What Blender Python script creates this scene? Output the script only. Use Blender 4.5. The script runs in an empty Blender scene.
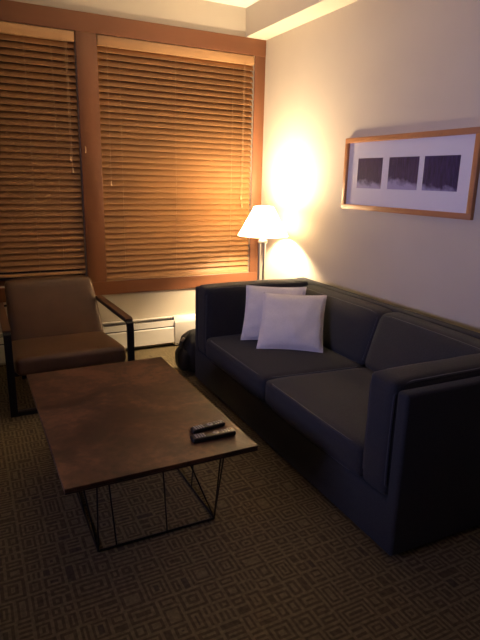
import bpy, bmesh, math, random
from mathutils import Vector, Matrix, noise
random.seed(7)
C = bpy.context.scene.collection
PI = math.pi

# ------------------------------------------------------------------ helpers
def link(name, bm, mat, parent=None, smooth=True, mats=None):
    bmesh.ops.recalc_face_normals(bm, faces=bm.faces)
    me = bpy.data.meshes.new(name)
    bm.to_mesh(me); bm.free()
    for m in (mats or [mat]): me.materials.append(m)
    if smooth:
        for p in me.polygons: p.use_smooth = True
        try: me.set_sharp_from_angle(angle=math.radians(35))
        except Exception: pass
    o = bpy.data.objects.new(name, me); C.objects.link(o)
    if parent: o.parent = parent
    return o
def empty(name, loc=(0, 0, 0), rz=0):
    o = bpy.data.objects.new(name, None); C.objects.link(o)
    o.location = loc; o.rotation_euler = (0, 0, rz); o.empty_display_size = .1
    return o
def tag(o, label=None, cat=None, group=None, kind=None):
    if label: o['label'] = label
    if cat: o['category'] = cat
    if group: o['group'] = group
    if kind: o['kind'] = kind
    return o
def box(bm, a, b, bev=0, seg=2, mat=None):
    r = bmesh.ops.create_cube(bm, size=1)
    vs = r['verts']
    for v in vs:
        v.co = Vector([(a[i] + b[i]) / 2 + v.co[i] * (b[i] - a[i]) for i in range(3)])
    if mat is not None:
        for v in vs:
            v.co = mat @ v.co
    if bev:
        es = list({e for v in vs for e in v.link_edges})
        bmesh.ops.bevel(bm, geom=es, offset=bev, segments=seg, affect='EDGES', profile=.5)
    return bm
def B(a, b, bev=0, seg=2):
    return box(bmesh.new(), a, b, bev, seg)
def tube(bm, pts, r, n=8, closed=False, cap=True):
    pts = [Vector(p) for p in pts]; N = len(pts); rings = []
    up = None
    for i, p in enumerate(pts):
        if closed: d = (pts[(i + 1) % N] - pts[i - 1]).normalized()
        else: d = (pts[min(i + 1, N - 1)] - pts[max(i - 1, 0)]).normalized()
        if up is None:
            up = Vector((0, 0, 1)) if abs(d.z) < .9 else Vector((1, 0, 0))
        s = d.cross(up).normalized(); up = s.cross(d).normalized()
        rr = r[i] if isinstance(r, (list, tuple)) else r
        rings.append([bm.verts.new(p + (s * math.cos(2 * PI * k / n) + up * math.sin(2 * PI * k / n)) * rr) for k in range(n)])
    for i in range(N if closed else N - 1):
        a, b = rings[i], rings[(i + 1) % N]
        for k in range(n):
            bm.faces.new((a[k], a[(k + 1) % n], b[(k + 1) % n], b[k]))
    if cap and not closed:
        bm.faces.new(rings[0][::-1]); bm.faces.new(rings[-1])
    return bm
def lathe(bm, prof, c=(0, 0, 0), n=32):
    rings = []
    for r, z in prof:
        rings.append([bm.verts.new((c[0] + r * math.cos(2 * PI * k / n), c[1] + r * math.sin(2 * PI * k / n), c[2] + z)) for k in range(n)])
    for a, b in zip(rings, rings[1:]):
        for k in range(n): bm.faces.new((a[k], a[(k + 1) % n], b[(k + 1) % n], b[k]))
    return bm, rings
def extrude_poly(poly, axis, a, b, bev=0, seg=2):
    """poly in the two other axes; extruded along axis from a to b"""
    bm = bmesh.new()
    def mk(p, t):
        q = list(p); q.insert(axis, t); return q
    v0 = [bm.verts.new(mk(p, a)) for p in poly]; v1 = [bm.verts.new(mk(p, b)) for p in poly]
    n = len(poly)
    bm.faces.new(v0); bm.faces.new(v1[::-1])
    for i in range(n): bm.faces.new((v0[i], v1[i], v1[(i + 1) % n], v0[(i + 1) % n]))
    bmesh.ops.recalc_face_normals(bm, faces=bm.faces)
    if bev: bmesh.ops.bevel(bm, geom=list(bm.edges), offset=bev, segments=seg, affect='EDGES', profile=.5)
    return bm

# ------------------------------------------------------------------ materials
def new_mat(name):
    m = bpy.data.materials.new(name); m.use_nodes = True
    nt = m.node_tree
    return m, nt, nt.nodes['Principled BSDF']
def mat(name, col, rough=.6, metal=0, var=0.0, scale=6, bump=0, bscale=60, sheen=0, spec=.5, stretch=(1, 1, 1), dark=None, detail=4):
    m, nt, p = new_mat(name)
    p.inputs['Roughness'].default_value = rough; p.inputs['Metallic'].default_value = metal
    p.inputs['Specular IOR Level'].default_value = spec
    if sheen:
        p.inputs['Sheen Weight'].default_value = sheen; p.inputs['Sheen Roughness'].default_value = .5
    tc = nt.nodes.new('ShaderNodeTexCoord'); mp = nt.nodes.new('ShaderNodeMapping')
    mp.inputs['Scale'].default_value = stretch
    nt.links.new(tc.outputs['Object'], mp.inputs['Vector'])
    n = nt.nodes.new('ShaderNodeTexNoise'); n.inputs['Scale'].default_value = scale; n.inputs['Detail'].default_value = detail
    nt.links.new(mp.outputs[0], n.inputs['Vector'])
    r = nt.nodes.new('ShaderNodeValToRGB')
    lo = dark if dark else tuple(c * (1 - var) for c in col); hi = tuple(min(1, c * (1 + var * .6)) for c in col)
    r.color_ramp.elements[0].position = .3; r.color_ramp.elements[1].position = .7
    r.color_ramp.elements[0].color = (*lo, 1); r.color_ramp.elements[1].color = (*hi, 1)
    nt.links.new(n.outputs['Fac'], r.inputs[0]); nt.links.new(r.outputs[0], p.inputs['Base Color'])
    if bump:
        n2 = nt.nodes.new('ShaderNodeTexNoise'); n2.inputs['Scale'].default_value = bscale
        nt.links.new(mp.outputs[0], n2.inputs['Vector'])
        b = nt.nodes.new('ShaderNodeBump'); b.inputs['Strength'].default_value = bump; b.inputs['Distance'].default_value = .003
        nt.links.new(n2.outputs['Fac'], b.inputs['Height']); nt.links.new(b.outputs[0], p.inputs['Normal'])
    return m
WALL = mat('wall_paint', (.59, .535, .44), .85, var=.03, scale=3, bump=.15, bscale=180)
CEIL = mat('ceiling_paint', (.80, .78, .74), .9, var=.02, bump=.1, bscale=150)
WOODF = mat('cherry_frame_wood', (.19, .072, .031), .42, var=.22, scale=7, stretch=(1, 1, .12), detail=8)
WOODH = mat('cherry_frame_wood_horizontal', (.19, .072, .031), .42, var=.22, scale=7, stretch=(.12, 1, 1), detail=8)
SLAT = mat('blind_slat_wood', (.33, .163, .064), .5, var=.08, scale=4, stretch=(.25, 1, 1), detail=2, spec=.3)
RAIL = mat('blind_rail_wood', (.44, .25, .115), .4, var=.18, scale=9, stretch=(.1, 1, 1), detail=8)
CORD = mat('cord', (.33, .19, .09), .8)
CORDW = mat('tassel_wood', (.66, .45, .25), .5)
NAVY = mat('navy_upholstery', (.029, .031, .038), .92, var=.15, scale=120, bump=.35, bscale=700, sheen=.08, spec=.2)
PIPE = mat('navy_piping', (.030, .033, .046), .9, var=.1, scale=200, sheen=.3, spec=.2)
PILLOW = mat('pillow_cotton', (.78, .755, .78), .9, var=.04, scale=90, bump=.25, bscale=500, sheen=.2, spec=.2)
LEATHER = mat('brown_leather', (.098, .050, .025), .45, var=.22, scale=5, bump=.25, bscale=260)
BLACKM = mat('black_metal', (.012, .011, .011), .45, metal=.3, spec=.4)
ARMW = mat('dark_walnut', (.10, .052, .028), .4, var=.2, scale=6, stretch=(1, .12, 1))
HEAT = mat('heater_enamel', (.78, .75, .68), .4, var=.02)
HDARK = mat('heater_gap_shade', (.02, .018, .015), .8)
CHROME = mat('brushed_nickel', (.48, .465, .43), .32, metal=1)
BAG = mat('black_nylon', (.012, .012, .013), .6, var=.2, scale=30, bump=.3, bscale=300)
BAGS = mat('bag_strap', (.03, .029, .028), .7, bump=.3, bscale=500)
BUCK = mat('bag_buckle', (.5, .47, .40), .35, metal=.8)
PFRAME = mat('picture_frame_wood', (.46, .20, .075), .45, var=.15, scale=10, stretch=(1, .15, 1))
MATB = mat('mat_board', (.80, .79, .86), .9, var=.01)
REMB = mat('remote_black', (.010, .010, .011), .35)
REMG = mat('remote_keys', (.30, .30, .31), .5)
TVW = mat('white_plastic', (.7, .68, .62), .5)

# table top: worn dark brown / rust mottled laminate
def table_mat():
    m, nt, p = new_mat('mottled_brown_laminate')
    tc = nt.nodes.new('ShaderNodeTexCoord')
    n1 = nt.nodes.new('ShaderNodeTexNoise'); n1.inputs['Scale'].default_value = 3.2; n1.inputs['Detail'].default_value = 8; n1.inputs['Roughness'].default_value = .65
    n1.inputs['Distortion'].default_value = .6
    n2 = nt.nodes.new('ShaderNodeTexNoise'); n2.inputs['Scale'].default_value = 28; n2.inputs['Detail'].default_value = 6
    for n in (n1, n2): nt.links.new(tc.outputs['Object'], n.inputs['Vector'])
    r = nt.nodes.new('ShaderNodeValToRGB'); e = r.color_ramp.elements
    e[0].position = .40; e[0].color = (.028, .012, .008, 1); e[1].position = .62; e[1].color = (.130, .058, .032, 1)
    x = e.new(.52); x.color = (.064, .029, .017, 1)
    mx = nt.nodes.new('ShaderNodeMath'); mx.operation = 'MULTIPLY_ADD'; mx.inputs[1].default_value = .25
    nt.links.new(n2.outputs['Fac'], mx.inputs[0])
    s = nt.nodes.new('ShaderNodeMath'); s.operation = 'SUBTRACT'; s.inputs[1].default_value = .12
    nt.links.new(n1.outputs['Fac'], s.inputs[0]); nt.links.new(s.outputs[0], mx.inputs[2])
    nt.links.new(mx.outputs[0], r.inputs[0]); nt.links.new(r.outputs[0], p.inputs['Base Color'])
    rr = nt.nodes.new('ShaderNodeMapRange'); rr.inputs['To Min'].default_value = .38; rr.inputs['To Max'].default_value = .55
    nt.links.new(n1.outputs['Fac'], rr.inputs['Value']); nt.links.new(rr.outputs[0], p.inputs['Roughness'])
    p.inputs['Specular IOR Level'].default_value = .4
    return m
TOP = table_mat()
TEDGE = mat('table_edge', (.035, .018, .012), .5)

def glass_mat(name, tint=(1, 1, 1)):
    m, nt, p = new_mat(name)
    out = nt.nodes['Material Output']; nt.nodes.remove(p)
    t = nt.nodes.new('ShaderNodeBsdfTransparent'); t.inputs[0].default_value = (*tint, 1)
    g = nt.nodes.new('ShaderNodeBsdfGlossy'); g.inputs['Roughness'].default_value = .03
    lw = nt.nodes.new('ShaderNodeLayerWeight'); pw_ = nt.nodes.new('ShaderNodeMath'); pw_.operation = 'POWER'; pw_.inputs[1].default_value = 4
    nt.links.new(lw.outputs['Facing'], pw_.inputs[0])
    f = nt.nodes.new('ShaderNodeMath'); f.operation = 'MULTIPLY_ADD'; f.inputs[1].default_value = .5; f.inputs[2].default_value = .025
    nt.links.new(pw_.outputs[0], f.inputs[0])
    mx = nt.nodes.new('ShaderNodeMixShader')
    nt.links.new(f.outputs[0], mx.inputs[0]); nt.links.new(t.outputs[0], mx.inputs[1]); nt.links.new(g.outputs[0], mx.inputs[2])
    nt.links.new(mx.outputs[0], out.inputs[0])
    return m
GLASS = glass_mat('window_glass', (.9, .93, .95)); PGLASS = glass_mat('picture_glass')

def shade_mat():
    m, nt, p = new_mat('lamp_shade_fabric')
    out = nt.nodes['Material Output']; nt.nodes.remove(p)
    d = nt.nodes.new('ShaderNodeBsdfDiffuse'); d.inputs[0].default_value = (.85, .80, .70, 1)
    t = nt.nodes.new('ShaderNodeBsdfTranslucent'); t.inputs[0].default_value = (.95, .88, .72, 1)
    mx = nt.nodes.new('ShaderNodeMixShader'); mx.inputs[0].default_value = .85
    nt.links.new(d.outputs[0], mx.inputs[1]); nt.links.new(t.outputs[0], mx.inputs[2]); nt.links.new(mx.outputs[0], out.inputs[0])
    return m
SHADE = shade_mat()
def bulb_mat():
    m, nt, p = new_mat('bulb_glow')
    p.inputs['Base Color'].default_value = (.9, .85, .75, 1)
    p.inputs['Emission Color'].default_value = (1, .72, .38, 1); p.inputs['Emission Strength'].default_value = 12
    return m
BULB = bulb_mat()

# ------------------------------------------------------------------ room shell
X0, Y0, ZC = -4.6, -7.4, 2.754
WR = (-1.40, -0.10); WL = (-2.95, -1.55); WZ = (.60, 2.41)

# floor carpet: woven pattern of nested rectangles
def carpet():
    bm = bmesh.new(); rnd = random.Random(11)
    def quad(x0, y0, x1, y1, mi):
        if x1 - x0 < 1e-4 or y1 - y0 < 1e-4: return
        f = bm.faces.new([bm.verts.new((x0, y0, 0)), bm.verts.new((x1, y0, 0)), bm.verts.new((x1, y1, 0)), bm.verts.new((x0, y1, 0))])
        f.material_index = mi
    def ring(x0, y0, x1, y1, w, mi):
        quad(x0, y0, x1, y0 + w, mi); quad(x0, y1 - w, x1, y1, mi)
        quad(x0, y0 + w, x0 + w, y1 - w, mi); quad(x1 - w, y0 + w, x1, y1 - w, mi)
    def cell(x0, y0, x1, y1):
        g = .0056
        ring(x0, y0, x1, y1, g, 0)
        x0 += g; y0 += g; x1 -= g; y1 -= g
        w, h = x1 - x0, y1 - y0
        t = rnd.random()
        if t < .16 and min(w, h) > .03:      # stripes
            k = 1
            n = max(3, int((w if w > h else h) / .0105)) | 1
            for i in range(n):
                mi = 1 - i % 2
                if w > h: quad(x0 + w * i / n, y0, x0 + w * (i + 1) / n, y1, mi)
                else: quad(x0, y0 + h * i / n, x1, y0 + h * (i + 1) / n, mi)
            return
        mi = 1; lw = rnd.choice([.0085, .010, .0115])
        while min(x1 - x0, y1 - y0) > 2.6 * lw:
            ring(x0, y0, x1, y1, lw, mi)
            x0 += lw; y0 += lw; x1 -= lw; y1 -= lw; mi = 1 - mi
            if rnd.random() < .22 and mi == 0 and min(x1 - x0, y1 - y0) < .05: break
        if mi == 1 and rnd.random() < .3: mi = 2
        quad(x0, y0, x1, y1, mi)
    def split(x0, y0, x1, y1):
        w, h = x1 - x0, y1 - y0
        mx = max(w, h); mn = min(w, h)
        lim = rnd.choice([.06, .08, .11, .14])
        if mx <= lim or (mx < .13 and mn < .042): return cell(x0, y0, x1, y1)
        t = rnd.uniform(.34, .66)
        if w > h * rnd.uniform(.8, 1.25) and w > .07: split(x0, y0, x0 + w * t, y1); split(x0 + w * t, y0, x1, y1)
        elif h > .07: split(x0, y0, x1, y0 + h * t); split(x0, y0 + h * t, x1, y1)
        else: cell(x0, y0, x1, y1)
    nx, ny = 10, 16
    for i in range(nx):
        for j in range(ny):
            split(X0 * (i + 1) / nx, Y0 * (j + 1) / ny, X0 * i / nx, Y0 * j / ny)
    a = mat('carpet_light_yarn', (.170, .136, .076), .95, var=.3, scale=60, bump=.6, bscale=500, spec=.1)
    b = mat('carpet_dark_yarn', (.096, .072, .041), .95, var=.3, scale=60, bump=.6, bscale=500, spec=.1)
    c = mat('carpet_plum_yarn', (.084, .064, .042), .95, var=.3, scale=60, bump=.6, bscale=500, spec=.1)
    o = link('floor', bm, None, smooth=False, mats=[a, b, c])
    tag(o, 'dark brown carpet with a woven pattern of nested rectangles', 'carpet', kind='structure')
carpet()
def struct(name, bm, m, label, cat):
    return tag(link(name, bm, m, smooth=False), label, cat, kind='structure')
struct('ceiling', B((X0 - .1, Y0 - .1, ZC), (.1, .16, ZC + .1)), CEIL, 'white painted ceiling above the window', 'ceiling')
struct('wall_right', B((0, Y0 - .1, -.02), (.1, .16, ZC)), WALL, 'plain beige wall behind the sofa and lamp', 'wall')
struct('wall_left', B((X0 - .1, Y0 - .1, -.02), (X0, .16, ZC)), WALL, 'beige wall facing the sofa', 'wall')
struct('wall_back', B((X0, Y0 - .1, -.02), (0, Y0, ZC)), WALL, 'beige wall opposite the windows', 'wall')
bm = bmesh.new()
box(bm, (X0, 0, -.02), (0, .15, WZ[0])); box(bm, (X0, 0, WZ[1]), (0, .15, ZC))
box(bm, (X0, 0, WZ[0]), (WL[0], .15, WZ[1])); box(bm, (WL[1], 0, WZ[0]), (WR[0], .15, WZ[1])); box(bm, (WR[1], 0, WZ[0]), (0, .15, WZ[1]))
struct('wall_window', bm, WALL, 'beige wall around and below the two wide windows', 'wall')
struct('trim_1', B((-.19, Y0, 2.538), (-.0005, -.0005, ZC - .0005), .002, 1), WALL, 'boxed beige soffit running along the ceiling above the sofa wall', 'soffit')
# wooden casing round both windows
bm = bmesh.new()
box(bm, (-3.10, -.017, WZ[1]), (-.0006, .0, 2.5375), .003)
box(bm, (-3.10, -.017, .492), (-.0006, .0, WZ[0]), .003)
o = struct('trim_2', bm, WOODH, 'reddish brown wooden casing and mullion framing both windows', 'window casing')
bm = bmesh.new()
for a, b in ((-3.10, WL[0]), (WL[1], WR[0]), (WR[1], -.0006)):
    box(bm, (a, -.015, WZ[0]), (b, .0, WZ[1]), .003)
link('casing_post', bm, WOODF, o)
bm = bmesh.new()
tube(bm, [(-1.518, -.015, 1.63), (-1.518, -.027, 1.625), (-1.518, -.029, 1.60), (-1.518, -.017, 1.585)], .004, 6)
link('cord_cleat', bm, CORDW, o)
for n, (a, b) in ((1, WL), (2, WR)):
    w = empty('window_%d' % n, ((a + b) / 2, .09, WZ[0]))
    tag(w, ('left' if n == 1 else 'right') + ' window, dark behind its wooden blind' + (' over the armchair' if n == 1 else ' beside the lamp'), 'window', kind='structure')
    hw = (b - a) / 2; H = WZ[1] - WZ[0]
    bm = bmesh.new()
    for s in (-1, 1): box(bm, (s * hw - .03 * (s > 0), -.02, 0), (s * hw + .03 * (s < 0), .03, H))
    box(bm, (-hw + .03, -.02, 0), (hw - .03, .03, .04)); box(bm, (-hw + .03, -.02, H - .04), (hw - .03, .03, H))
    link('window_frame', bm, WOODF, w, smooth=False)
    link('pane', B((-hw + .03, .004, .04), (hw - .03, .010, H - .04)), GLASS, w, smooth=False)

# ------------------------------------------------------------------ blinds
def blind(a, b, zbot, label, cords):
    r = empty('wooden_blind', ((a + b) / 2, 0, 2.405))
    tag(r, label, 'window blind')
    cx = (a + b) / 2; hw = (b - a) / 2 - .006; T = 2.405
    link('headrail', B((-hw, -.012, 2.337 - T), (hw, .045, 0), .003), RAIL, r)
    bm = bmesh.new(); pitch = .0452; z = 2.337 - T - .020; n = 0
    tilt = math.radians(59)
    while z + T > zbot + .035:
        # each slat is a thin slightly bowed board, room edge down
        w = .025; th = .0014
        jit = random.uniform(-.006, .006)
        ct, st = math.cos(tilt + jit), math.sin(tilt + jit)
        prof = []
        for k in range(5):
            s = -1 + k / 2
            bow = .0022 * (1 - s * s)
            # local: s along slat width (s=-1 room side, low), bow = normal offset towards the room
            y = .014 + s * w * ct - bow * st; zz = z + s * w * st + bow * ct
            prof.append((y, zz))
        top = [bm.verts.new((x, p[0] - th * st, p[1] + th * ct)) for x in (-hw, hw) for p in prof]
        bot = [bm.verts.new((x, p[0] + th * st, p[1] - th * ct)) for x in (-hw, hw) for p in prof]
        for k in range(4):
            bm.faces.new((top[k], top[k + 1], top[k + 6], top[k + 5])); bm.faces.new((bot[k], bot[k + 5], bot[k + 6], bot[k + 1]))
        bm.faces.new((top[0], top[5], bot[5], bot[0])); bm.faces.new((top[4], bot[4], bot[9], top[9]))
        for q in (0, 5): bm.faces.new([top[q + k] for k in range(5)] + [bot[q + k] for k in range(4, -1, -1)])
        z -= pitch; n += 1
    link('slats', bm, SLAT, r)
    link('bottom_rail', B((-hw, .002, zbot - T), (hw, .030, zbot - T + .024), .004), RAIL, r)
    for x in cords['ladders']:
        bm = bmesh.new()
        tube(bm, [(x - cx, -.0135, 2.337 - T), (x - cx, -.0135, zbot - T + .01)], .0012, 5)
        link('ladder_cord', bm, CORD, r)
    for x, zt in cords['pulls']:
        bm = bmesh.new()
        tube(bm, [(x - cx, -.024, 2.345 - T), (x - cx - .001, -.0215, (2.34 + zt) / 2 - T), (x - cx - .002, -.021, zt - T + .03)], .0016, 5)
        pc = link('pull_cord', bm, CORD, r)
        bm = bmesh.new()
        lathe(bm, [(.0005, .035), (.003, .034), (.004, .02), (.0065, .004), (.006, 0), (.0005, -.001)], (x - cx - .002, -.021, zt - T), 10)
        link('tassel', bm, CORDW, pc)
    return r
blind(*WL, .672, 'left wooden slat blind, partly behind the brown armchair, its bottom above the sill', dict(ladders=[-2.6, -1.90, -1.72], pulls=[(-1.625, 1.52), (-1.615, 1.44)]))
blind(*WR, .600, 'right wooden slat blind beside the lit lamp, reaching down to the sill', dict(ladders=[-1.24, -.80, -.30], pulls=[(-1.331, 1.35), (-.205, 1.25), (-.195, 1.18)]))

# ------------------------------------------------------------------ baseboard heater
h = empty('baseboard_heater', (-2.2, 0, 0))
tag(h, 'white metal baseboard heater along the wall under the windows', 'heater')
x1, x2 = -3.9 + 2.2, -.846 + 2.2
poly = [(-.001, .03), (-.001, .258), (-.034, .258), (-.034, .250), (-.012, .248), (-.012, .03)]
link('back_panel', extrude_poly(poly, 0, x1, x2), HEAT, h, smooth=False)
poly = [(-.058, .034), (-.070, .040), (-.070, .168), (-.064, .176), (-.060, .176), (-.060, .038)]
link('front_panel', extrude_poly(poly, 0, x1, x2), HEAT, h, smooth=False)
poly = [(-.066, .186), (-.060, .236), (-.056, .236), (-.060, .184)]
link('damper', extrude_poly(poly, 0, x1, x2), HEAT, h, smooth=False)
link('dark_slot_fill', B((x1, -.054, .05), (x2, -.014, .228)), HDARK, h, smooth=False)  # near-black block; the shade inside the slots is put into its colour
poly = [(-.001, .012), (-.001, .264), (-.045, .264), (-.076, .215), (-.076, .012)]
link('end_cap', extrude_poly(poly, 0, -.846 + 2.2, -.55 + 2.2, .004, 2), HEAT, h)

# ------------------------------------------------------------------ picture
p = empty('framed_picture', (0, -1.749, 1.240))
tag(p, 'wide oak-framed picture of three small dark purple photographs in a pale mat', 'picture')
W2, H2, fw = .547, .462, .032
bm = bmesh.new()
box(bm, (-.026, -W2, 0), (-.001, W2, fw), .002); box(bm, (-.026, -W2, H2 - fw), (-.001, W2, H2), .002)
box(bm, (-.026, -W2, fw), (-.001, -W2 + fw, H2 - fw), .002); box(bm, (-.026, W2 - fw, fw), (-.001, W2, H2 - fw), .002)
link('picture_frame', bm, PFRAME, p)
link('mat_board', B((-.010, -W2 + fw, fw), (-.002, W2 - fw, H2 - fw)), MATB, p, smooth=False)
def photo_mat(i):
    m, nt, b = new_mat('winter_photo_%s' % 'abc'[i])
    tc = nt.nodes.new('ShaderNodeTexCoord'); sp = nt.nodes.new('ShaderNodeSeparateXYZ')
    nt.links.new(tc.outputs['Generated'], sp.inputs[0])
    mp = nt.nodes.new('ShaderNodeMapping'); mp.inputs['Scale'].default_value = (1, 14, 1.2); mp.inputs['Location'].default_value = (i * 3, i * 5, 0)
    nt.links.new(tc.outputs['Generated'], mp.inputs[0])
    n = nt.nodes.new('ShaderNodeTexNoise'); n.inputs['Scale'].default_value = 2.2; n.inputs['Detail'].default_value = 6
    nt.links.new(mp.outputs[0], n.inputs['Vector'])
    r = nt.nodes.new('ShaderNodeValToRGB'); r.color_ramp.elements[0].color = (.024, .013, .060, 1); r.color_ramp.elements[0].position = .38
    r.color_ramp.elements[1].color = (.075, .046, .17, 1); r.color_ramp.elements[1].position = .75
    nt.links.new(n.outputs['Fac'], r.inputs[0])
    # misty snow bank along the lower edge
    n2 = nt.nodes.new('ShaderNodeTexNoise'); n2.inputs['Scale'].default_value = 5; n2.inputs['Detail'].default_value = 6
    nt.links.new(tc.outputs['Generated'], n2.inputs['Vector'])
    ml = nt.nodes.new('ShaderNodeMath'); ml.operation = 'MULTIPLY_ADD'; ml.inputs[1].default_value = -.45
    nt.links.new(n2.outputs['Fac'], ml.inputs[0]); nt.links.new(sp.outputs['Z'], ml.inputs[2])
    m3 = nt.nodes.new('ShaderNodeMath'); m3.operation = 'MULTIPLY_ADD'; m3.inputs[1].default_value = -(.14 if i == 1 else .10)
    nt.links.new(sp.outputs['Y'], m3.inputs[0]); nt.links.new(ml.outputs[0], m3.inputs[2])
    mr = nt.nodes.new('ShaderNodeMapRange'); top = (-.07, -.03, -.17)[i]
    mr.inputs['From Min'].default_value = top + .05; mr.inputs['From Max'].default_value = top - .13
    nt.links.new(m3.outputs[0], mr.inputs['Value'])
    mx = nt.nodes.new('ShaderNodeMix'); mx.data_type = 'RGBA'
    nt.links.new(mr.outputs[0], mx.inputs['Factor']); nt.links.new(r.outputs[0], mx.inputs['A']); mx.inputs['B'].default_value = (.36, .34, .56, 1)
    nt.links.new(mx.outputs['Result'], b.inputs['Base Color']); b.inputs['Roughness'].default_value = .5
    return m
for i, (ya, yb) in enumerate(((-1.336, -1.572), (-1.632, -1.880), (-1.922, -2.174))):
    link('photo_print', B((-.0112, yb + 1.749, 1.384 - 1.243), (-.0100, ya + 1.749, 1.573 - 1.243)), photo_mat(i), p, smooth=False)
link('glass', B((-.0185, -W2 + fw, fw), (-.0165, W2 - fw, H2 - fw)), PGLASS, p, smooth=False)

# ------------------------------------------------------------------ lamp
LX, LY = -.245, -.50
L = empty('floor_lamp', (LX, LY, 0))
tag(L, 'lit floor lamp with a white cone shade and slim nickel rods, behind the sofa corner', 'lamp')
bm = bmesh.new(); lathe(bm, [(.0005, 0), (.13, 0), (.135, .006), (.13, .018), (.05, .026), (.03, .04), (.0005, .042)], n=40); link('base', bm, CHROME, L)
for k in range(3):
    a = 2 * PI * k / 3 + .5
    bm = bmesh.new(); tube(bm, [(.026 * math.cos(a), .026 * math.sin(a), .03), (.026 * math.cos(a), .026 * math.sin(a), .93)], .010, 12); link('rod', bm, CHROME, L)
bm = bmesh.new(); lathe(bm, [(.0005, .925), (.034, .925), (.040, .935), (.036, .95), (.018, .962), (.016, 1.02), (.0005, 1.02)]); link('socket', bm, CHROME, L)
bm = bmesh.new(); lathe(bm, [(.037, .40), (.039, .405), (.039, .42), (.037, .425)], n=24); link('collar', bm, CHROME, L)
bm = bmesh.new()
R0, R1, zb, zt = .203, .072, .985, 1.215
lathe(bm, [(R0, zb), ((R0 + R1) / 2, (zb + zt) / 2), (R1, zt)], n=64)
sh = link('lamp_shade', bm, SHADE, L)
for rr, zz in ((R0, zb), (R1, zt)):
    bm = bmesh.new(); tube(bm, [(rr * math.cos(2 * PI * k / 48), rr * math.sin(2 * PI * k / 48), zz) for k in range(48)], .0025, 6, closed=True)
    link('shade_ring', bm, CHROME, sh)
bm = bmesh.new()
for k in range(3):
    a = 2 * PI * k / 3
    tube(bm, [(.014 * math.cos(a), .014 * math.sin(a), 1.02), (.09 * math.cos(a), .09 * math.sin(a), 1.03), (.165 * math.cos(a), .165 * math.sin(a), 1.06)], .0018, 6)
link('shade_spider', bm, CHROME, sh)
bm = bmesh.new(); lathe(bm, [(.0005, 1.02), (.014, 1.02), (.018, 1.04), (.031, 1.075), (.028, 1.10), (.015, 1.115), (.0005, 1.12)], n=24)
bu = link('bulb', bm, BULB, L)
bu.visible_shadow = True

# ------------------------------------------------------------------ sofa
S = empty('sofa', (-1.0305, -2.9756, 0), -.0235)
tag(S, 'dark navy two-seat sofa with square arms along the right wall', 'sofa')
LEN, DEP, AH = 2.12, .90, .690
P = .058   # arm panel thickness
poly = [(0, .015), (LEN, .015), (LEN, AH), (LEN - P, AH), (LEN - P, .235), (P, .235), (P, AH), (0, AH)]
bm = extrude_poly(poly, 0, 0, DEP - .05, .014, 3)
box(bm, (DEP - .075, 0.001, .016), (DEP, LEN - .001, AH + .014), .014, 3)
link('frame', bm, NAVY, S)
for x in (.06, DEP - .06):
    for y in (.06, LEN - .06): link('foot', B((x - .02, y - .02, 0), (x + .02, y + .02, .02)), BLACKM, S, smooth=False)

def cushion(name, size, M, r=.03, crown=.02, sides=(1, 1, 1), nx=14, mt=NAVY, fr=.008, pipe_edges=(), seed=0, parent=S, thickness_fn=None):
    """soft box: size (a,b,c) centred at origin, mapped by function M(Vector)->Vector"""
    a, b, c = (s / 2 for s in size)
    bm = bmesh.new()
    bmesh.ops.create_cube(bm, size=2)
    bmesh.ops.subdivide_edges(bm, edges=list(bm.edges), cuts=nx, use_grid_fill=True)
    def f(q):
        # grid spacing concentrated near the borders so that round corners are resolved
        def g(t): return math.copysign(1 - (1 - abs(t)) ** 1.5, t) if abs(t) < 1 else t
        x, y, z = (g(t) for t in q)
        v = Vector((x * a, y * b, z * c))
        inner = Vector((max(-a + r, min(a - r, v.x)), max(-b + r, min(b - r, v.y)), max(-c + r, min(c - r, v.z))))
        d = v - inner
        if d.length > 1e-9: v = inner + d.normalized() * min(r, d.length)if min(r, d.length) < r else inner + d.normalized() * r
        kx, ky, kz = (1 - min(1, abs(v.x / a)) ** 2.2), (1 - min(1, abs(v.y / b)) ** 2.2), (1 - min(1, abs(v.z / c)) ** 2.2)
        v.z += math.copysign(crown * sides[2] * kx * ky, v.z) if abs(q[2]) > .999 else 0
        v.y += math.copysign(crown * .5 * sides[1] * kx * kz, v.y) if abs(q[1]) > .999 else 0
        v.x += math.copysign(crown * .5 * sides[0] * ky * kz, v.x) if abs(q[0]) > .999 else 0
        nz = noise.noise((v + Vector((seed, 0, 0))) * 5)
        v += v.normalized() * nz * .005
        return M(v)
    for v in bm.verts: v.co = f(v.co)
    o = link(name, bm, mt, parent)
    if pipe_edges:
        bm = bmesh.new()
        for axes in pipe_edges:     # loops around the faces: (axis, sign)
            ax, sg = axes
            o1, o2 = [i for i in range(3) if i != ax]
            half = (a, b, c); pts = []
            k = r * .30
            e1, e2, e3 = half[o1] - k, half[o2] - k, half[ax] - k
            loop = [(-1, -1), (1, -1), (1, 1), (-1, 1)]
            for i in range(4):
                s, t = loop[i], loop[(i + 1) % 4]
                for j in range(10):
                    u = j / 10
                    w1 = s[0] + (t[0] - s[0]) * u; w2 = s[1] + (t[1] - s[1]) * u
                    # clip the corners
                    mm = min(1, 1 / max(1e-6, (abs(w1) ** 14 + abs(w2) ** 14) ** (1 / 14)))
                    q = Vector((0, 0, 0)); q[o1] = w1 * mm * e1; q[o2] = w2 * mm * e2; q[ax] = sg * e3
                    q += Vector((1, 1, 1)) * 0 + q.normalized() * noise.noise((q + Vector((seed, 0, 0))) * 5) * .005
                    pts.append(M(q))
            tube(bm, pts, .0052, 6, closed=True)
        link('piping', bm, PIPE, o)
    return o
def T(x, y, z): return lambda v: Vector((v.x + x, v.y + y, v.z + z))
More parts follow.
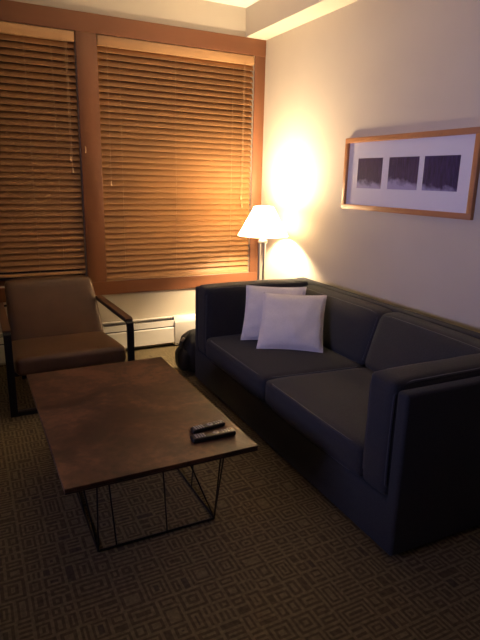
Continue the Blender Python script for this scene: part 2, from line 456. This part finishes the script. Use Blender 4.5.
# arm pads (thick loose cushions inside the arm panels)
PT = .150
for side in (0, 1):
    yc = P + PT / 2 + .008 if side == 0 else LEN - P - PT / 2 - .008
    cushion('arm_cushion', (DEP - .085, PT, .478), T((DEP - .085) / 2 - .004, yc, .237 + .478 / 2), r=.028, crown=.008, seed=side * 3 + 1, pipe_edges=((1, 1), (1, -1)))
# seats
y0, y1 = P + PT + .012, LEN - P - PT - .012
ym = (y0 + y1) / 2 + .0
def seatM(yc, i, wd):
    def M(v):
        t = (v.y / wd + .5) if i == 0 else (.5 - v.y / wd)
        return Vector((v.x + .67 / 2 - .008, v.y + yc - .045 * t * max(0, v.x / .67 + .5), v.z + .236 + .070))
    return M
for i, (a, b) in enumerate(((y0, ym - .002), (ym + .002, y1))):
    cushion('seat_cushion', (.67, b - a, .148), seatM((a + b) / 2, i, b - a), r=.03, crown=.014, seed=10 + i * 4, pipe_edges=((2, 1), (2, -1)))
# back cushions: lean back, thick at the foot
def backmap(yc, tw, sag):
    def M(v):
        # v.x thickness (-: front), v.y width, v.z height
        h = (v.z + .165) / .33
        x = .735 + v.x + .04 * h - (.03 if v.x < 0 else 0) * (1 - h)
        if v.x < 0: x += .04 * h
        z = .374 + (v.z + .160) + sag * v.y * h
        return Vector((min(x, DEP - .078), yc + v.y, z))
    return M
ymb = ym - .045
for i, (a, b) in enumerate(((y0, ymb - .003), (ymb + .003, y1))):
    cushion('back_cushion', (.19, b - a, .318), backmap((a + b) / 2, 0, (.012, -.008)[i]), r=.035, crown=.022, sides=(1.6, 1, .25), seed=30 + i * 7, pipe_edges=((0, -1),))

# ------------------------------------------------------------------ pillows
def pillow(name, BL, wdir, up, w, h, th, label, seed):
    BL = Vector(BL); wd = Vector(wdir).normalized(); upv = Vector(up).normalized()
    nrm = wd.cross(upv).normalized()
    c = BL + wd * w / 2 + upv * h / 2
    o0 = Vector((c.x, c.y, BL.z))
    n = 28; bm = bmesh.new(); g = {}
    for s in (1, -1):
        for i in range(n + 1):
            for j in range(n + 1):
                if s == -1 and (i in (0, n) or j in (0, n)): g[s, i, j] = g[1, i, j]; continue
                u = -1 + 2 * i / n; v = -1 + 2 * j / n
                # sides bow inwards so that the corners stand out
                px = u * (1 - .055 * (1 - v * v)) * w / 2; py = v * (1 - .05 * (1 - u * u)) * h / 2
                k = max(0, (1 - u ** 2) * (1 - v ** 2)) ** .42
                t = th / 2 * k
                wr = noise.noise(Vector((u * 2.2 + seed, v * 2.2, s))) * .012 * k
                edge = noise.noise(Vector((u * 5 + seed, v * 5, s * 2))) * .008 * (1 - k) * (1 if k > 0 else 0)
                q = c + wd * px + upv * py + nrm * (s * t + wr + edge)
                # the weight settles it on the seat
                if v < -.5: q += upv * 0
                g[s, i, j] = bm.verts.new(q - o0)
    for s in (1, -1):
        for i in range(n):
            for j in range(n):
                bm.faces.new((g[s, i, j], g[s, i + 1, j], g[s, i + 1, j + 1], g[s, i, j + 1]))
    o = link(name, bm, PILLOW); o.location = o0
    for p_ in o.data.polygons: p_.use_smooth = True
    tag(o, label, 'pillow', 'pale throw pillows on the sofa')
    bm = bmesh.new()
    pts = []
    for (i0, j0), (i1, j1) in (((0, 0), (n, 0)), ((n, 0), (n, n)), ((n, n), (0, n)), ((0, n), (0, 0))):
        for k in range(n):
            i = i0 + (i1 - i0) * k // n; j = j0 + (j1 - j0) * k // n
            u = -1 + 2 * i / n; v = -1 + 2 * j / n
            px = u * (1 - .055 * (1 - v * v)) * w / 2; py = v * (1 - .05 * (1 - u * u)) * h / 2
            pts.append(c + wd * px + upv * py - o0)
    tube(bm, pts, .0028, 6, closed=True)
    link('seam', bm, PILLOW, o)
    return o
pillow('throw_pillow', (-.814, -1.473, .393), (.334, -.229, 0), (.15, .20, .318), .412, .395, .135, 'pale lavender-grey square pillow in front, nearest the middle of the sofa', 2.3)
pillow('throw_pillow', (-.822, -1.270, .394), (.343, -.200, .0), (.10, .13, .33), .402, .375, .105, 'pale lavender-grey square pillow standing behind the other one by the far arm', 9.1)

# ------------------------------------------------------------------ coffee table
tx1, tx2, ty1, ty2, th = -2.160, -1.411, -2.582, -1.383, .390
Tb = empty('coffee_table', ((tx1 + tx2) / 2, (ty1 + ty2) / 2, 0))
tag(Tb, 'low rectangular coffee table, mottled brown top on a black wire base', 'coffee table')
hx, hy = (tx2 - tx1) / 2, (ty2 - ty1) / 2
link('table_top', B((-hx, -hy, th - .016), (hx, hy, th), .0015, 1), TOP, Tb)
link('top_edging', B((-hx + .001, -hy + .001, th - .022), (hx - .001, hy - .001, th - .0162)), TEDGE, Tb, smooth=False)
# frames
bx, by, topx, topy, zt = .247, .462, .30, .52, th - .026
def rect(x, y, z): return [(-x, -y, z), (x, -y, z), (x, y, z), (-x, y, z)]
def bars(pts, r):
    bm = bmesh.new()
    for a, b in zip(pts, pts[1:] + pts[:1]): tube(bm, [a, b], r, 8)
    return bm
link('floor_ring', bars(rect(bx, by, .007), .005), BLACKM, Tb)
link('top_ring', bars(rect(topx, topy, zt), .0045), BLACKM, Tb)
rods = []
for sx in (-1, 1):
    for sy in (-1, 1):
        c = (sx * bx, sy * by, .007)
        rods += [(c, (sx * topx, sy * (topy - .06), zt)), (c, (sx * (topx - .05), sy * topy, zt))]
rods += [((bx, -by, .007), (topx - .20, -topy, zt)), ((-bx, by, .007), (-topx + .22, topy, zt))]
for sy in (-1, 1):
    for x in (-.175, .035): rods.append(((x, sy * by, .007), (x - .035, sy * topy, zt)))
for sx in (-1, 1):
    for y in (-.2, .05, .28): rods.append(((sx * bx, y, .007), (sx * topx, y + .06, zt)))
for a, b in rods:
    bm = bmesh.new(); tube(bm, [a, b], .0032, 8); link('wire_rod', bm, BLACKM, Tb)

# remotes
def remote(cx, cy, ang, ln, wd, ht, label, keys):
    r = empty('remote_control', (cx, cy, th), ang)
    tag(r, label, 'remote control', 'remote controls on the coffee table')
    bm = B((-ln / 2, -wd / 2, 0), (ln / 2, wd / 2, ht), .006, 3)
    for v in bm.verts:
        v.co.y *= 1 - .12 * math.sin((v.co.x / ln + .5) * PI) * (v.co.z > ht * .3)
    link('body', bm, REMB, r)
    k = 0
    bm = bmesh.new()
    for i in range(4):
        for j in (-1, 0, 1):
            box(bm, (-ln * .42 + i * .0115, j * .011 - .0038, ht - .0005), (-ln * .42 + i * .0115 + .0075, j * .011 + .0038, ht + .0018), .0008, 1)
    link('number_keys', bm, REMG, r)
    bm = bmesh.new()
    lathe(bm, [(.0045, ht), (.0048, ht + .002), (.0125, ht + .002), (.0135, ht)], (ln * .06, 0, 0), 24)
    link('navigation_ring', bm, REMG, r)
    bm = bmesh.new()
    for i in range(3):
        for j in (-1, 1):
            box(bm, (ln * .20 + i * .012, j * .008 - .004, ht - .0005), (ln * .20 + i * .012 + .008, j * .008 + .004, ht + .0018), .0008, 1)
    link('function_keys', bm, REMG, r)
    bm = bmesh.new(); lathe(bm, [(.0005, ht + .002), (.004, ht + .002), (.0045, ht)], (ln * .43, wd * .2, 0), 12)
    link('power_button', bm, keys, r)
    return r
RED = mat('power_red', (.5, .25, .2), .5)
remote(-1.547, -2.446, math.radians(-1), .190, .044, .021, 'larger black remote control with pale keys, nearer the front table edge', RED)
remote(-1.535, -2.362, math.radians(6), .155, .036, .018, 'smaller black remote control lying just behind the larger one', REMG)

# ------------------------------------------------------------------ armchair
A = empty('armchair', (-1.85, -.65, 0))
tag(A, 'brown leather lounge armchair with flat black metal frame under the left window', 'armchair')
def loc(x, y, z): return (x + 1.85, y + .65, z)
pw = .042; pt_ = .014
def flatbar(bm, pts, w, t, wdir=Vector((1, 0, 0))):
    pts = [Vector(q) for q in pts]; rings = []
    for i, q in enumerate(pts):
        d = (pts[min(i + 1, len(pts) - 1)] - pts[max(i - 1, 0)]).normalized()
        n_ = d.cross(wdir).normalized()
        rings.append([bm.verts.new(q + wdir * sx * w / 2 + n_ * sn * t / 2) for sx, sn in ((-1, -1), (1, -1), (1, 1), (-1, 1))])
    for a, b in zip(rings, rings[1:]):
        for k in range(4): bm.faces.new((a[k], a[(k + 1) % 4], b[(k + 1) % 4], b[k]))
    bm.faces.new(rings[0][::-1]); bm.faces.new(rings[-1])
    return bm
for xs, xb in ((-2.218, -2.212), (-1.490, -1.530)):
    # bent flat steel: front leg rising into the armrest, down again as the rear leg
    bm = bmesh.new()
    pts = [loc(xs, -1.01, 0.0), loc(xs, -1.01, .26), loc(xs, -1.01, .475), loc(xs, -1.002, .505), loc(xs, -.98, .520), loc((xs + xb) / 2, -.65, .528), loc(xb, -.27, .532)]
    flatbar(bm, pts, pw, .022)
    link('arm_frame', bm, BLACKM, A)
    bm = bmesh.new()
    xi = -2.10 if xs < -2 else -1.60; flatbar(bm, [loc(xi, -.44, .20), loc(xi, -.36, 0)], .03, .02); link('leg', bm, BLACKM, A)
    bm = bmesh.new()
    flatbar(bm, [loc(xs, -.99, .5295), loc(xs, -.965, .5345), loc((xs + xb) / 2, -.65, .5425), loc(xb, -.28, .5465)], pw + .004, .010); link('armrest', bm, ARMW, A)
for xa, xb in ((-2.212, -2.13), (-1.530, -1.59)):
    link('back_bracket', flatbar(bmesh.new(), [loc(xa, -.285, .526), loc(xb, -.275, .526)], .025, .012, Vector((0, 1, 0))), BLACKM, A)
link('front_bar', B(loc(-2.197, -1.021, 0.0), loc(-1.511, -.979, .024), .002), BLACKM, A)
link('seat_rail', B(loc(-2.197, -.93, .222), loc(-1.511, -.89, .245), .002), BLACKM, A)
link('seat_rail', B(loc(-2.197, -.46, .19), loc(-1.511, -.42, .215), .002), BLACKM, A)
def seatmap(v):
    # v.x width, v.y depth (- front), v.z
    s = (v.y + .30) / .60
    z = .300 - .045 * s + v.z * (1 - .1 * s)
    return Vector((v.x * (1 - .03 * s), -.05 + v.y, z))
cushion('seat', (.672, .61, .118), seatmap, r=.035, crown=.016, seed=50, mt=LEATHER, parent=A)
def backm(v):
    s = (v.z + .225) / .45
    w = 1 - .07 * s - .05 * abs(2 * s - .3) * 0
    return Vector((v.x * w + .005 - .022 * s, .255 + v.y + .195 * s, .265 + .425 * s))
cushion('backrest', (.640, .105, .45), backm, r=.035, crown=.014, seed=60, mt=LEATHER, parent=A)

# ------------------------------------------------------------------ backpack
K = empty('backpack', (-.864, -.702, 0))
K.scale = (.95, .90, .93)
tag(K, 'black backpack standing on the carpet behind the far end of the sofa', 'backpack')
bm = bmesh.new()
bmesh.ops.create_uvsphere(bm, u_segments=36, v_segments=24, radius=1)
for v in bm.verts:
    q = v.co.copy()
    f = lambda t, e: math.copysign(abs(t) ** e, t)
    z = f(q.z, .62); k = 1 - .18 * max(0, z)
    w = 1.0 + noise.noise(q * 2.3) * .10
    v.co = Vector((f(q.x, .62) * .180 * k * w, f(q.y, .52) * .140 * k * w, .175 + z * .170))
    v.co.z = max(v.co.z, .004)
link('bag', bm, BAG, K)
bm = bmesh.new()
bmesh.ops.create_uvsphere(bm, u_segments=28, v_segments=18, radius=1)
for v in bm.verts:
    q = v.co
    v.co = Vector((-.150 + math.copysign(abs(q.x) ** .8, q.x) * .062, -.01 + math.copysign(abs(q.y) ** .7, q.y) * .105, .125 + math.copysign(abs(q.z) ** .7, q.z) * .095))
link('front_pocket', bm, BAG, K)
bm = bmesh.new()
flatbar(bm, [(-.10, .0, .335), (-.150, -.02, .300), (-.190, -.035, .245), (-.222, -.045, .18), (-.215, -.05, .10)], .028, .006, Vector((0, 1, 0)))
st = link('strap', bm, BAGS, K)
bm = bmesh.new(); box(bm, (-.018, -.020, -.005), (.018, .020, .005), .003, 2, Matrix.Translation((-.166, -.028, .287)) @ Matrix.Rotation(math.radians(-48), 4, 'Y'))
link('buckle', bm, BUCK, st)
bm = bmesh.new(); tube(bm, [(.03 * math.cos(t), 0, .34 + .035 * math.sin(t)) for t in [PI * k / 10 for k in range(11)]], .007, 8)
link('handle', bm, BAGS, K)
bm = bmesh.new()
tube(bm, [(-.172 + .02 * math.sin(t * 2), .10 - .2 * t / 2, .22) for t in [k / 4 for k in range(9)]], .003, 6); link('zip', bm, BAGS, K)

# ------------------------------------------------------------------ lights
def area(name, loc, target, size, power, col, sy=None, spread=None):
    l = bpy.data.lights.new(name, 'AREA'); l.energy = power; l.color = col; l.size = size
    l.shape = 'RECTANGLE'; l.size_y = sy or size
    if spread: l.spread = spread
    o = bpy.data.objects.new(name, l); C.objects.link(o); o.location = loc
    o.rotation_euler = (Vector(target) - Vector(loc)).to_track_quat('-Z', 'Y').to_euler()
    return o
pl = bpy.data.lights.new('lamp_bulb_light', 'POINT'); pl.energy = 170; pl.color = (1.0, .74, .45); pl.shadow_soft_size = .062
o = bpy.data.objects.new('lamp_bulb_light', pl); C.objects.link(o); o.location = (LX, LY, 1.168)
# added cool area light on the left wall, stand-in for an unseen television
area('tv_stand_in_light', (X0 + .12, -2.6, 1.3), (0, -2.1, 1.65), 1.1, 11.5, (.56, .53, 1.0), .62, math.radians(80))
w = bpy.data.worlds.new('night'); bpy.context.scene.world = w; w.use_nodes = True
w.node_tree.nodes['Background'].inputs[0].default_value = (.004, .004, .006, 1)
w.node_tree.nodes['Background'].inputs[1].default_value = .3

# ------------------------------------------------------------------ camera
cam = bpy.data.cameras.new('camera'); co = bpy.data.objects.new('camera', cam); C.objects.link(co)
r_ = Vector((.89177059, -.45194197, .02221862)); u_ = Vector((.09612034, .23718963, .96669642)); f_ = Vector((.44216071, .85993577, -.25495955))
Mx = Matrix(((r_.x, u_.x, -f_.x), (r_.y, u_.y, -f_.y), (r_.z, u_.z, -f_.z))).to_4x4()
Mx.translation = Vector((-2.3737, -4.2696, 1.42))
co.matrix_world = Mx
cam.sensor_fit = 'VERTICAL'; cam.sensor_height = 24; cam.lens = 533.75 / 640 * 24
cam.clip_start = .05
sc = bpy.context.scene; sc.camera = co
sc.view_settings.view_transform = 'Standard'; sc.view_settings.look = 'None'
sc.view_settings.exposure = 0.0; sc.view_settings.gamma = 1; sc.view_settings.use_curve_mapping = False
